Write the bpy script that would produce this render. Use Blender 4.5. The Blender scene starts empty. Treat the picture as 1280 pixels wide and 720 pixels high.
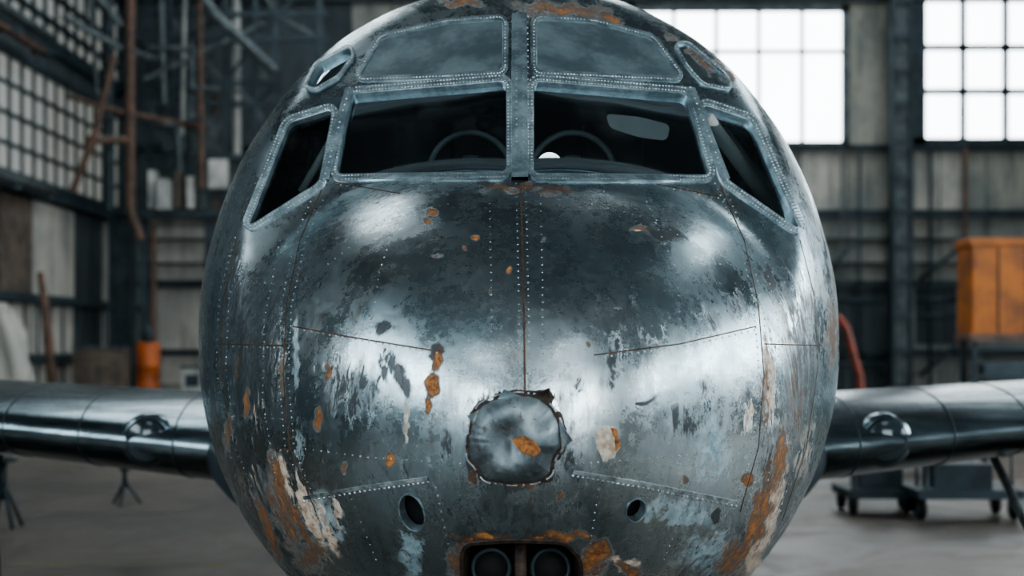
import bpy, math, random
import numpy as np
from mathutils import Vector
random.seed(4); np.random.seed(4)
FP=1778.0; CX=-0.027; CY=-5.9; CZ=2.0
scene=bpy.context.scene
# ------------------------------------------------------------ materials
def newmat(name):
    m=bpy.data.materials.new(name); m.use_nodes=True
    nt=m.node_tree; b=nt.nodes['Principled BSDF']; return m,nt,b
def N(nt,t,**k):
    n=nt.nodes.new(t)
    for a,v in k.items(): setattr(n,a,v)
    return n
def noise(nt,scale,detail=6,rough=.6,dist=0,mapscale=None,rot=None):
    tc=N(nt,'ShaderNodeTexCoord'); n=N(nt,'ShaderNodeTexNoise')
    n.inputs['Scale'].default_value=scale;n.inputs['Detail'].default_value=detail
    n.inputs['Roughness'].default_value=rough;n.inputs['Distortion'].default_value=dist
    if mapscale:
        src=tc.outputs['Object']
        if rot:
            m0=N(nt,'ShaderNodeMapping');m0.inputs['Rotation'].default_value=rot;nt.links.new(src,m0.inputs[0]);src=m0.outputs[0]
        mp=N(nt,'ShaderNodeMapping');mp.inputs['Scale'].default_value=mapscale
        nt.links.new(src,mp.inputs[0]);nt.links.new(mp.outputs[0],n.inputs['Vector'])
    else: nt.links.new(tc.outputs['Object'],n.inputs['Vector'])
    return n.outputs[0]
def ramp(nt,src,lo,hi,a=0.,b=1.):
    n=N(nt,'ShaderNodeMapRange');n.interpolation_type='SMOOTHSTEP'
    n.inputs[1].default_value=lo;n.inputs[2].default_value=hi;n.inputs[3].default_value=a;n.inputs[4].default_value=b
    nt.links.new(src,n.inputs[0]);return n.outputs[0]
def mth(nt,op,a,b):
    n=N(nt,'ShaderNodeMath');n.operation=op
    for i,v in enumerate((a,b)):
        if isinstance(v,(int,float)): n.inputs[i].default_value=v
        else: nt.links.new(v,n.inputs[i])
    return n.outputs[0]
def mixc(nt,f,a,b):
    n=N(nt,'ShaderNodeMix');n.data_type='RGBA'
    for i,v in ((0,f),(6,a),(7,b)):
        if isinstance(v,(int,float)): n.inputs[i].default_value=v
        elif isinstance(v,tuple): n.inputs[i].default_value=(*v,1) if len(v)==3 else v
        else: nt.links.new(v,n.inputs[i])
    return n.outputs[2]
def mixf(nt,f,a,b):
    n=N(nt,'ShaderNodeMix')
    for i,v in ((0,f),(2,a),(3,b)):
        if isinstance(v,(int,float)): n.inputs[i].default_value=v
        else: nt.links.new(v,n.inputs[i])
    return n.outputs[0]
def bump(nt,b,src,strength,dist=.01,prev=None):
    n=N(nt,'ShaderNodeBump');n.inputs['Strength'].default_value=strength;n.inputs['Distance'].default_value=dist
    nt.links.new(src,n.inputs['Height'])
    if prev: nt.links.new(prev,n.inputs['Normal'])
    nt.links.new(n.outputs[0],b.inputs['Normal']);return n.outputs[0]
def simple(name,c1,c2=None,rough=.6,metal=0.,scale=4,bmp=.15,ms=None,lo=.35,hi=.65):
    m,nt,b=newmat(name)
    c2=c2 or tuple(x*.55 for x in c1)
    n=noise(nt,scale,8,.65,0,ms)
    nt.links.new(mixc(nt,ramp(nt,n,lo,hi),c1,c2),b.inputs['Base Color'])
    b.inputs['Roughness'].default_value=rough;b.inputs['Metallic'].default_value=metal
    if bmp: bump(nt,b,n,bmp)
    return m
def emis(name,col,s):
    m,nt,b=newmat(name)
    n=noise(nt,.6,3)
    nt.links.new(mixc(nt,n,col,tuple(x*.9 for x in col)),b.inputs['Emission Color'])
    b.inputs['Emission Strength'].default_value=s;b.inputs['Base Color'].default_value=(.3,.3,.3,1)
    return m
def hullmat():
    m,nt,b=newmat('weathered_aluminium')
    L=nt.links
    def at(n):
        a=N(nt,'ShaderNodeAttribute');a.attribute_name=n;return a.outputs['Fac']
    big=noise(nt,1.6,4,.6,.4); mid=noise(nt,6,6,.6,.3); fine=noise(nt,38,10,.75,.2)
    st=noise(nt,4,7,.65,.1,(3.0,3.0,.8)); st2=noise(nt,13,12,.82,.4,(2.8,2.8,.8)); scr=noise(nt,30,6,.7,.2,(3.0,3.0,.25))
    blot=noise(nt,16,12,.82,.6)
    sc1=noise(nt,26,3,.5,.1,(5,5,.22),(0,.5,0));sc2=noise(nt,22,3,.5,.1,(5,5,.2),(0,-.9,0))
    col=mixc(nt,ramp(nt,big,.35,.65),(.38,.485,.525),(.62,.69,.705))
    col=mixc(nt,ramp(nt,mid,.40,.70,0,.45),col,(.21,.29,.32))
    col=mixc(nt,ramp(nt,scr,.52,.75,0,.40),col,(.17,.225,.245))
    col=mixc(nt,ramp(nt,fine,.56,.75,0,.35),col,(.72,.75,.73))
    brn=noise(nt,5,9,.75,.3,(3.2,3.2,.6),(0,.1,0))
    col=mixc(nt,ramp(nt,brn,.54,.72,0,.55),col,(.27,.205,.15))
    scm=mth(nt,'MAXIMUM',ramp(nt,sc1,.70,.73,0,.7),ramp(nt,sc2,.71,.74,0,.7))
    col=mixc(nt,scm,col,(.78,.82,.82))
    rough=mth(nt,'ADD',ramp(nt,mid,.3,.7,.15,.31),ramp(nt,fine,.35,.7,0,.11))
    def layer(rg,mt,mask,c,r,me): return mixc(nt,mask,col,c),mixf(nt,mask,rg,r),mixf(nt,mask,mt,me)
    met=1.0
    g=at('grime')
    gm=ramp(nt,mth(nt,'ADD',mth(nt,'MULTIPLY',g,.34),st2),.715,.765,0,.93)
    gs=ramp(nt,mth(nt,'ADD',mth(nt,'MULTIPLY',g,.34),st),.60,.86,0,.7)
    col,rough,met=layer(rough,met,gs,(.09,.11,.12),.36,.9)
    bl=at('blue'); bm=ramp(nt,mth(nt,'ADD',mth(nt,'MULTIPLY',bl,.36),mth(nt,'ADD',mth(nt,'MULTIPLY',blot,.5),mth(nt,'MULTIPLY',st2,.5))),.67,.76,0,.8)
    col,rough,met=layer(rough,met,bm,mixc(nt,ramp(nt,fine,.35,.65),(.11,.24,.31),(.50,.63,.67)),.5,.2)
    pl=at('pale'); pm=ramp(nt,mth(nt,'ADD',mth(nt,'MULTIPLY',pl,.33),st2),.71,.76)
    col,rough,met=layer(rough,met,pm,mixc(nt,ramp(nt,fine,.38,.62),(.74,.66,.56),(.36,.24,.16)),.6,0.)
    col,rough,met=layer(rough,met,gm,mixc(nt,fine,(.015,.021,.026),(.07,.08,.085)),.42,.4)
    ru=at('rust'); nn=mth(nt,'ADD',mth(nt,'MULTIPLY',blot,.4),mth(nt,'MULTIPLY',st2,.6))
    rr=mth(nt,'ADD',mth(nt,'MULTIPLY',ru,.42),nn)
    rh=ramp(nt,rr,.67,.77,0,.9)
    col,rough,met=layer(rough,met,rh,mixc(nt,ramp(nt,fine,.38,.62),(.045,.027,.018),(.17,.085,.04)),.65,.1)
    rm=ramp(nt,rr,.79,.86)
    ff=noise(nt,70,8,.75)
    rc=mixc(nt,ramp(nt,blot,.40,.62),(.15,.06,.022),(.48,.21,.065));rc=mixc(nt,ramp(nt,ff,.48,.62,0,.8),rc,(.07,.032,.018))
    col,rough,met=layer(rough,met,rm,rc,.75,0.)
    L.new(col,b.inputs['Base Color']);L.new(rough,b.inputs['Roughness']);L.new(met,b.inputs['Metallic'])
    n1=N(nt,'ShaderNodeBump');n1.inputs['Strength'].default_value=.34;n1.inputs['Distance'].default_value=.02
    L.new(noise(nt,3.2,3,.5),n1.inputs['Height'])
    hh=mth(nt,'ADD',mth(nt,'ADD',mth(nt,'MULTIPLY',rm,-.8),mth(nt,'MULTIPLY',pm,.6)),mth(nt,'ADD',mth(nt,'MULTIPLY',gm,-.5),mth(nt,'MULTIPLY',fine,.6)))
    bump(nt,b,hh,.34,.003,n1.outputs[0])
    return m
M_hull=hullmat()
M_frame=simple('riveted_frame_metal',(.34,.44,.48),(.15,.205,.23),.38,.65,14,.25)
M_roofp=simple('roof_panel_metal',(.33,.43,.46),(.15,.21,.235),.28,.65,5,.15)
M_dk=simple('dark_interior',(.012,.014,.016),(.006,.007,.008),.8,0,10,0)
M_seam=simple('seam_dirt',(.05,.045,.04),(.12,.06,.03),.6,.3,30,0)
M_rivet=simple('rivet_metal',(.62,.70,.72),(.20,.24,.26),.35,.85,25,0)
def capmat():
    m,nt,b=newmat('dented_cap_metal')
    a=noise(nt,5,6,.6,.4);f=noise(nt,18,12,.8,.3);h=noise(nt,60,8,.8)
    col=mixc(nt,ramp(nt,a,.38,.62),(.33,.40,.42),(.14,.175,.195))
    col=mixc(nt,ramp(nt,h,.5,.7,0,.4),col,(.50,.54,.55))
    k=ramp(nt,f,.54,.62,0,.85);col=mixc(nt,k,col,(.075,.05,.036))
    k2=ramp(nt,f,.68,.74);col=mixc(nt,k2,col,(.28,.12,.04))
    nt.links.new(col,b.inputs['Base Color']);nt.links.new(ramp(nt,h,.35,.66,.38,.6),b.inputs['Roughness']);nt.links.new(ramp(nt,f,.54,.66,.75,.15),b.inputs['Metallic'])
    n=bump(nt,b,a,.35,.02);bump(nt,b,h,.3,.004,n);return m
M_cap=capmat()
M_rust=simple('orange_rust',(.46,.19,.055),(.10,.045,.02),.8,0,60,.5)
M_brown=simple('brown_rust',(.085,.055,.042),(.022,.02,.02),.6,.4,40,.5)
M_pale=simple('peeled_paint',(.66,.61,.52),(.36,.28,.2),.7,0,40,.4)
M_wing=simple('wing_metal',(.26,.33,.36),(.10,.135,.15),.24,1.,3,.2,(.6,3,3))
M_lens=simple('landing_lamp_glass',(.05,.07,.08),(.03,.04,.05),.12,.3,3,0)
M_rubber=simple('rubber',(.02,.02,.02),(.012,.012,.012),.7)
M_steel=simple('teal_steel',(.05,.08,.095),(.025,.038,.046),.55,.2,2)
M_steel2=simple('grey_steel',(.13,.16,.17),(.05,.065,.07),.55,.2,3)
M_pipe=simple('rusty_pipe',(.18,.105,.075),(.07,.052,.043),.65,.1,3)
M_white=simple('dirty_white_paint',(.60,.60,.56),(.30,.32,.31),.6,0,1.2)
M_tan=simple('brown_board',(.18,.14,.11),(.085,.073,.062),.7,0,2)
M_orange=simple('orange_paint',(.48,.15,.02),(.20,.07,.02),.5,0,1.3)
M_ored=simple('red_orange_paint',(.50,.12,.02),(.25,.07,.02),.5,0,1.3)
M_red=simple('red_hose',(.28,.06,.035),(.14,.04,.025),.5)
M_seat=simple('seat_leather',(.03,.032,.033),(.015,.015,.016),.6,0,12)
M_win=emis('bright_frosted_glass',(.88,.96,1.0),10.0)
M_winb=emis('bright_daylight_glass',(.88,.96,1.0),5.5)
M_rooffill=emis('roof_fill_glow',(.88,.95,.98),3.4)  # glow of the added roof panels, general fill for the hangar
M_nosefill=emis('nose_fill_glow',(.86,.95,1.0),3.0)  # glow of added front roof panels, brightens the top of the nose
M_rearglow=emis('rear_opening_glow',(.95,.98,1.0),4)  # stands in for light seen through a rear opening, not a lamp
def glassmat():
    m,nt,b=newmat('cockpit_glass');nt.nodes.remove(b);out=nt.nodes['Material Output']
    t=N(nt,'ShaderNodeBsdfTransparent');t.inputs[0].default_value=(.45,.51,.53,1)
    g=N(nt,'ShaderNodeBsdfGlossy');g.inputs['Roughness'].default_value=.03;g.inputs[0].default_value=(.6,.7,.75,1)
    d=N(nt,'ShaderNodeBsdfDiffuse');d.inputs[0].default_value=(.22,.27,.29,1)
    f=N(nt,'ShaderNodeFresnel');f.inputs[0].default_value=1.38
    m1=N(nt,'ShaderNodeMixShader');m2=N(nt,'ShaderNodeMixShader')
    nt.links.new(f.outputs[0],m1.inputs[0]);nt.links.new(t.outputs[0],m1.inputs[1]);nt.links.new(g.outputs[0],m1.inputs[2])
    nt.links.new(mth(nt,'ADD',ramp(nt,noise(nt,60,10,.8),.58,.8,.008,.3),ramp(nt,noise(nt,4,8,.7,.6),.5,.75,0,.07)),m2.inputs[0])
    nt.links.new(m1.outputs[0],m2.inputs[1]);nt.links.new(d.outputs[0],m2.inputs[2]);nt.links.new(m2.outputs[0],out.inputs[0])
    return m
M_glass=glassmat()
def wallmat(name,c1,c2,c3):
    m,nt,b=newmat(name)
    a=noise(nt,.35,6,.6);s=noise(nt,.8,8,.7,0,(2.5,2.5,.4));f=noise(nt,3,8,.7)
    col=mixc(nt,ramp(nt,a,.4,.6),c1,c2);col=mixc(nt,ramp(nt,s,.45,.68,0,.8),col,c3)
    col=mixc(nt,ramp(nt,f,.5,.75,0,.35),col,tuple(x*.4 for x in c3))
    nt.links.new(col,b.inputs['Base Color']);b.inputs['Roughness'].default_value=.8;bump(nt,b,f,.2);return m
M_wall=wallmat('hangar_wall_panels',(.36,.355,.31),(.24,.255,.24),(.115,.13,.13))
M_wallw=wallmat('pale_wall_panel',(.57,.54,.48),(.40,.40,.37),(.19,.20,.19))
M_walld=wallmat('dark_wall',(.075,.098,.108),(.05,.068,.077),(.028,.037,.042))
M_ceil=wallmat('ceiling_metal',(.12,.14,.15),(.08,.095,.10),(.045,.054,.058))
def floormat():
    m,nt,b=newmat('stained_concrete')
    a=noise(nt,.25,6,.6,.5);f=noise(nt,2.2,10,.75);s=noise(nt,.6,8,.7,1.5)
    col=mixc(nt,ramp(nt,a,.35,.65),(.145,.122,.102),(.08,.074,.066))
    col=mixc(nt,ramp(nt,s,.50,.68,0,.75),col,(.035,.035,.035));col=mixc(nt,ramp(nt,f,.5,.75,0,.4),col,(.20,.155,.115))
    nt.links.new(col,b.inputs['Base Color']);nt.links.new(ramp(nt,s,.3,.7,.6,.35),b.inputs['Roughness']);bump(nt,b,f,.1);return m
M_floor=floormat()
# ------------------------------------------------------------ mesh builder
def obj_from(name,verts,faces,mats,mi=None,parent=None,smooth=False):
    me=bpy.data.meshes.new(name);me.from_pydata(verts,[],faces)
    for m in mats: me.materials.append(m)
    if mi is not None: me.polygons.foreach_set('material_index',mi)
    if smooth: me.polygons.foreach_set('use_smooth',[True]*len(me.polygons))
    me.update();o=bpy.data.objects.new(name,me);scene.collection.objects.link(o)
    if parent: o.parent=parent
    return o
def empty(name,loc=(0,0,0)):
    o=bpy.data.objects.new(name,None);scene.collection.objects.link(o);o.location=loc;o.empty_display_size=.1;return o
class MB:
    def __init__(s): s.v=[];s.f=[];s.m=[];s.mats=[]
    def mi(s,m):
        if m not in s.mats: s.mats.append(m)
        return s.mats.index(m)
    def add(s,v,f,m):
        o=len(s.v);s.v+= [tuple(x) for x in v];s.f+=[tuple(i+o for i in q) for q in f];s.m+=[s.mi(m)]*len(f);return s
    def box(s,x0,x1,y0,y1,z0,z1,m):
        v=[(x,y,z) for x in(x0,x1) for y in(y0,y1) for z in(z0,z1)]
        return s.add(v,[(0,1,3,2),(4,6,7,5),(0,4,5,1),(2,3,7,6),(0,2,6,4),(1,5,7,3)],m)
    def beam(s,p,q,w,h,m,up=(0,0,1)):
        p=Vector(p);q=Vector(q);d=(q-p).normalized();u=Vector(up)
        if abs(d.dot(u))>.95:u=Vector((0,1,0))
        a=d.cross(u).normalized()*w/2;b=d.cross(a).normalized()*h/2
        v=[p-a-b,p+a-b,p+a+b,p-a+b,q-a-b,q+a-b,q+a+b,q-a+b]
        return s.add(v,[(0,3,2,1),(4,5,6,7),(0,1,5,4),(1,2,6,5),(2,3,7,6),(3,0,4,7)],m)
    def ibeam(s,p,q,w,h,m,up=(0,0,1)):
        p=Vector(p);q=Vector(q);d=(q-p).normalized();u=Vector(up)
        if abs(d.dot(u))>.95:u=Vector((0,1,0))
        a=d.cross(u).normalized();b=d.cross(a).normalized();t=h*.12
        s.beam(p+b*(h/2-t/2),q+b*(h/2-t/2),w,t,m,up);s.beam(p-b*(h/2-t/2),q-b*(h/2-t/2),w,t,m,up);s.beam(p,q,w*.14,h-t,m,up);return s
    def tube(s,pts,r,m,seg=12,radii=None):
        pts=[Vector(p) for p in pts];v=[];f=[];n=len(pts)
        pa=None
        for i,p in enumerate(pts):
            d=(pts[min(i+1,n-1)]-pts[max(i-1,0)]).normalized()
            if pa is None: pa=d.orthogonal().normalized()
            a=(pa-d*pa.dot(d)).normalized();pa=a;b=d.cross(a);rr=radii[i] if radii else r
            for k in range(seg):
                t=2*math.pi*k/seg;v.append(p+(a*math.cos(t)+b*math.sin(t))*rr)
        for i in range(n-1):
            for k in range(seg):
                k2=(k+1)%seg;f.append((i*seg+k,i*seg+k2,(i+1)*seg+k2,(i+1)*seg+k))
        f.append(tuple(range(seg))[::-1]);f.append(tuple((n-1)*seg+k for k in range(seg)))
        return s.add(v,f,m)
    def torus(s,c,R,r,m,ax='y',n=32,k=10):
        c=Vector(c);v=[];f=[]
        for i in range(n):
            t=2*math.pi*i/n
            for j in range(k):
                u=2*math.pi*j/k;rad=R+r*math.cos(u);w=r*math.sin(u);x,y=rad*math.cos(t),rad*math.sin(t)
                v.append(c+Vector({'y':(x,w,y),'x':(w,x,y),'z':(x,y,w)}[ax]))
        for i in range(n):
            for j in range(k):f.append((i*k+j,((i+1)%n)*k+j,((i+1)%n)*k+(j+1)%k,i*k+(j+1)%k))
        return s.add(v,f,m)
    def build(s,name,parent=None,smooth=False,bevel=0):
        o=obj_from(name,s.v,s.f,s.mats,s.m,parent,smooth)
        if bevel:
            b=o.modifiers.new('b','BEVEL');b.width=bevel;b.segments=2;b.limit_method='ANGLE'
        return o
def P(px,py,d): return (CX+(px-640)/FP*d, CY+d, CZ+(430-py)/FP*d)
# ------------------------------------------------------------ airplane hull
def smin(a,b,k):
    h=np.maximum(k-np.abs(a-b),0)/k;return np.minimum(a,b)-h*h*k*.25
def smax(a,b,k): return -smin(-a,-b,k)
def F(x,y,z):
    zz=z-2.0
    mz=np.where(zz>0,1.53,1.40)
    r=np.sqrt((x/1.345)**2+(zz/mz)**2+(np.minimum(y-.3,0)/1.7)**2)
    Mb=(r-1)*1.34
    ax=np.sqrt(x*x+.0004)
    ws=(-.86+.22*ax+.50*(z-2.59)-y)/1.14
    up=(-.66+.30*ax+1.15*(z-2.99)-y)/1.55
    Mb=smax(Mb,ws,.035);Mb=smax(Mb,up,.05)
    nz=z-1.75;nb=np.where(nz>0,1.0,1.0);pe=np.where(nz>0,2.4,2.0)
    q=((np.abs(x)/1.17)**pe+(np.abs(nz)/nb)**pe)**(2/pe)
    Nb=(np.sqrt(q+(np.minimum(y,0)/1.75)**2)-1)*1.15
    f=smin(Mb,Nb,.07)
    f=f+.0018*(np.sin(9*x+3*z+1)*np.sin(7*z-4*x+2)+.6*np.sin(17*x+2)*np.sin(15*z+y*6))
    return f
C=np.array([0,.3,2.0])
def cast_center(D):
    lo=np.full(len(D),.3);hi=np.full(len(D),3.5)
    for _ in range(36):
        m=(lo+hi)/2;p=C+D*m[:,None];ins=F(p[:,0],p[:,1],p[:,2])<0
        lo=np.where(ins,m,lo);hi=np.where(ins,hi,m)
    return C+D*((lo+hi)/2)[:,None]
def hp(uv):
    """front-elevation reference coordinate -> 3-D point + normal on the hull skin"""
    uv=np.atleast_2d(np.asarray(uv,float));a=(uv[:,0]-640)/FP;b=(430-uv[:,1])/FP
    def ev(d): return F(CX+a*d,CY+d,CZ+b*d)
    lo=np.full(len(uv),np.nan);prev=3.6
    for d in np.arange(3.6,7.2,.012):
        hit=(ev(d)<0)&np.isnan(lo);lo[hit]=prev;prev=d
    miss=np.isnan(lo);lo[miss]=6.0;hi=lo+.0125
    for _ in range(22):
        m=(lo+hi)/2;i=ev(m)<0;hi=np.where(i,m,hi);lo=np.where(i,lo,m)
    d=(lo+hi)/2;p=np.stack([CX+a*d,CY+d,CZ+b*d],1)
    e=.006;g=np.stack([F(p[:,0]+e,p[:,1],p[:,2])-F(p[:,0]-e,p[:,1],p[:,2]),F(p[:,0],p[:,1]+e,p[:,2])-F(p[:,0],p[:,1]-e,p[:,2]),F(p[:,0],p[:,1],p[:,2]+e)-F(p[:,0],p[:,1],p[:,2]-e)],1)
    g/=np.linalg.norm(g,axis=1)[:,None]+1e-9
    return p,g,~miss
def elev(p):
    d=p[:,1]-CY;return np.stack([640+(p[:,0]-CX)/d*FP,430-(p[:,2]-CZ)/d*FP],1)
def inpoly(uv,poly):
    x,y=uv[:,0],uv[:,1];r=np.zeros(len(uv),bool);n=len(poly)
    for i in range(n):
        x1,y1=poly[i];x2,y2=poly[(i+1)%n]
        if y1==y2: continue
        c=((y1>y)!=(y2>y))&(x<(x2-x1)*(y-y1)/(y2-y1)+x1);r^=c
    return r
def rpoly(poly,r=10,k=5):
    out=[];n=len(poly)
    for i in range(n):
        p=np.array(poly[i],float);a=np.array(poly[i-1],float);b=np.array(poly[(i+1)%n],float)
        la=np.linalg.norm(a-p);lb=np.linalg.norm(b-p);rr=min(r,la*.4,lb*.4)
        s=p+(a-p)/la*rr;e=p+(b-p)/lb*rr
        for j in range(k+1):
            t=j/k;out.append((1-t)**2*s+2*t*(1-t)*p+t*t*e)
    return np.array(out)
def resamp(poly,step,closed=True):
    q=np.vstack([poly,poly[:1]]) if closed else np.asarray(poly,float)
    out=[]
    for i in range(len(q)-1):
        n=max(1,int(np.linalg.norm(q[i+1]-q[i])/step))
        for j in range(n): out.append(q[i]+(q[i+1]-q[i])*j/n)
    if not closed: out.append(q[-1])
    return np.array(out)
def offset(poly,w):
    n=len(poly);nx=np.roll(poly,-1,0);pv=np.roll(poly,1,0)
    A=.5*np.sum(poly[:,0]*nx[:,1]-nx[:,0]*poly[:,1]);s=1 if A>0 else -1
    t=nx-pv;t/=np.linalg.norm(t,axis=1)[:,None]+1e-9
    return poly+np.stack([t[:,1],-t[:,0]],1)*w*s
WL=rpoly([(439,119),(633,103),(633,216),(421,218)],8)
WR=rpoly([(667,103),(859,119),(886,219),(667,218)],8)
SL=rpoly([(416,138),(362,155),(312,283),(399,228)],8)
SR=rpoly([(878,132),(938,152),(998,287),(908,224)],8)
EL=rpoly([(384,108),(398,82),(437,61),(440,70),(422,95),(394,111)],6)
ell=lambda cx,cy,rx,ry,a,n=24:np.array([(cx+rx*math.cos(t)*math.cos(a)-ry*math.sin(t)*math.sin(a),cy+rx*math.cos(t)*math.sin(a)+ry*math.sin(t)*math.cos(a)) for t in np.linspace(0,2*math.pi,n,endpoint=False)])
H1=ell(515,641,14,23,-.35);H2=ell(795,638,11,14,.4)
IN=rpoly([(580,682),(640,678),(705,680),(724,700),(724,745),(580,745)],14)
holes=[offset(WL,5),offset(WR,5),offset(SL,4),offset(SR,4),offset(EL,3),offset(H1,2),offset(H2,2),offset(IN,4)]
airplane=empty('airplane')
def hullgrid(NT,NP,inset=0,back=True,power=1.15):
    th=(np.linspace(0,1,NT+1)[1:]**power)*math.pi/2;ph=np.linspace(0,2*math.pi,NP,endpoint=False)
    T,PH=np.meshgrid(th,ph,indexing='ij')
    D=np.stack([np.sin(T)*np.cos(PH),-np.cos(T),np.sin(T)*np.sin(PH)],-1).reshape(-1,3)
    D=np.vstack([[[0,-1,0]],D]);V=cast_center(D)
    if inset: V=V-D*inset
    rings=NT
    if back:
        last=V[-NP:]
        ys=[.5,.8,1.2,1.8,2.6,3.5,4.5,6,8,10,12,13.5,14.2];sc=[1,1,1,1,1,1,.99,.95,.82,.62,.40,.2,.04]
        zc=[2,2,2,2,2,2,2.01,2.06,2.2,2.42,2.65,2.85,2.95]
        for y,s,c in zip(ys,sc,zc):
            R=last.copy();R[:,0]*=s;R[:,2]=c+(R[:,2]-2)*s;R[:,1]=y;V=np.vstack([V,R]);rings+=1
    i=np.arange(rings-1)[:,None];k=np.arange(NP)[None,:];k2=(k+1)%NP
    q=np.stack([1+i*NP+k,1+i*NP+k2,1+(i+1)*NP+k2,1+(i+1)*NP+k],-1).reshape(-1,4)
    kk=np.arange(NP);tri=np.stack([np.zeros(NP,int),1+(kk+1)%NP,1+kk],-1)
    return V,q,tri
V,Q,T3=hullgrid(430,860)
cen=V[Q].mean(1);uvc=elev(cen);front=cen[:,1]<.6
rem=np.zeros(len(Q),bool)
for h in holes: rem|=inpoly(uvc,h)&front
Q=Q[~rem]
fuse=obj_from('fuselage',V.tolist(),T3.tolist()+Q.tolist(),[M_hull],None,airplane,True)
uv=elev(V);fr=V[:,1]<1.0
def blobs(L):
    r=np.zeros(len(V))
    for (cx,cy,rx,ry,a,s) in L:
        dx=uv[:,0]-cx+3*np.sin(uv[:,1]*.21+cx);dy=uv[:,1]-cy+3*np.sin(uv[:,0]*.17+cy);ca,sa=math.cos(a),math.sin(a)
        if rx<12: dx=uv[:,0]-cx+1.2*np.sin(uv[:,1]*.33+cx);dy=uv[:,1]-cy
        X=(dx*ca+dy*sa)/rx;Y=(-dx*sa+dy*ca)/ry
        r=np.maximum(r,s*np.exp(-.5*(X*X+Y*Y)**1.2))
    return np.where(fr,r,.15)
ATT={'rust':[(700,12,66,11,.05,.75),(760,24,16,8,.3,.9),(575,3,26,6,0,.8),(655,22,14,5,0,.6),(880,75,26,10,.7,.7),(908,98,12,8,.8,.8),(840,45,14,5,.5,.6),
 (547,450,6,14,.15,1.0),(541,482,8,13,0,1.2),(535,508,4,12,0,.95),(398,524,5,13,.1,1.1),(488,575,5,8,0,1.15),(595,297,5,3,0,1.2),(540,265,7,5,.2,1.0),(534,276,4,4,0,1.0),(637,338,3,4,0,1.2),(612,366,2,3,0,1.),(548,320,8,4,0,.6),(580,310,3,3,0,.9),
 (410,465,4,12,.1,.9),(308,505,4,20,0,.9),(296,460,4,26,.1,.6),(352,470,4,30,0,.7),(285,540,5,30,.1,.7),(430,585,4,8,0,.8),(700,620,4,6,0,.7),(856,600,4,7,0,.8),(735,430,4,5,0,.7),
 (355,640,18,60,-.4,.72),(348,600,7,40,-.25,.85),(388,695,22,26,-.4,.7),(335,660,6,50,-.35,.85),(372,650,5,50,-.45,.85),
 (600,590,22,6,.2,.65),(655,607,26,5,0,.7),(590,600,12,6,0,.7),(640,625,60,10,0,.45),
 (572,700,16,24,.1,.8),(600,672,40,5,0,.8),(700,670,40,6,0,.95),(748,690,18,14,0,1.0),(738,705,20,16,.3,.85),(785,712,16,8,.3,.85),
 (952,635,13,62,.25,.8),(975,575,8,45,.12,.8),(915,700,20,30,.35,.78),(935,600,8,8,0,1.1),(957,500,5,50,0,.65),(940,660,5,50,.3,.95),(990,500,8,70,.08,.55),(650,235,60,6,0,.65),(700,240,34,6,0,.6),(460,250,46,16,-.2,.45),(820,255,60,12,.2,.4),(1000,520,9,50,.1,.55),(800,287,14,4,0,.7),(680,300,5,4,0,.5),(1040,420,10,60,0,.65)],
 'pale':[(962,480,9,70,-.03,.95),(968,620,10,70,.2,1.05),(943,690,14,40,.3,.95),(388,645,11,55,-.4,.95),(355,600,7,40,-.3,1.0),(410,665,7,40,-.35,.95),(420,640,10,30,-.2,.7),(320,520,12,60,.1,.55),(1005,560,12,60,.15,.7),(935,520,6,25,.1,.8),(798,286,7,3,0,1.2),(310,600,18,40,0,.55),(508,530,4,30,0,.75),(775,702,30,8,.3,.9),(400,560,20,50,0,.35),(905,560,30,60,0,.35),(610,540,60,100,0,.2),(980,420,5,80,-.05,.6),(330,430,5,60,0,.5)],
 'blue':[(890,560,30,50,.1,.7),(850,640,60,24,.1,.7),(885,690,50,30,0,.7),(515,690,16,34,0,.8),(405,650,26,44,-.3,.7),(330,620,30,40,0,.5),(375,560,8,40,0,.6),(1010,560,20,90,.1,.5),(290,480,20,110,0,.5),(650,640,90,22,0,.45),(960,380,20,40,0,.3),(740,600,30,40,0,.4),(370,440,5,60,0,.7)],
 'grime':[(440,490,46,40,.1,.78),(500,470,9,36,-.5,.9),(420,470,20,30,.1,.7),(478,408,12,8,.3,1.1),(378,345,6,10,0,.8),(855,525,32,24,0,.8),(768,450,12,46,.1,.8),(885,400,24,18,0,.7),(828,292,24,11,.1,1.05),(850,270,20,14,.4,.6),(545,440,7,10,.2,1.2),
  (962,347,5,16,-.3,1.4),(1000,450,22,110,0,.78),(960,560,12,90,0,.65),(645,232,60,5,0,1.05),(690,236,24,4,0,1.05),(650,500,70,16,0,.75),(600,540,26,60,0,.65),(646,600,60,20,0,.9),(640,640,120,40,0,.7),(470,255,60,18,-.2,.35),(800,250,90,14,.1,.35),
  (300,420,22,110,0,.78),(345,430,12,90,0,.7),(760,380,60,60,0,.4),(500,600,80,40,0,.5),(880,240,40,16,.2,.35),(895,645,5,9,.2,1.3),(560,560,10,30,0,.7),(590,560,8,60,0,.9),(715,580,14,30,-.3,.8),(830,420,50,24,0,.5),(640,670,120,20,0,.8),(480,690,60,30,0,.6),(840,690,70,30,0,.55),(650,560,90,80,0,.6),(805,502,12,2.5,-.4,1.2),(480,465,4,22,-.3,.9),(920,380,10,20,.2,.7),(880,480,10,16,0,.7),(720,480,12,20,0,.6)]}
for nm,L in ATT.items():
    a=fuse.data.attributes.new(nm,'FLOAT','POINT');a.data.foreach_set('value',blobs(L).astype(np.float32))
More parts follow.
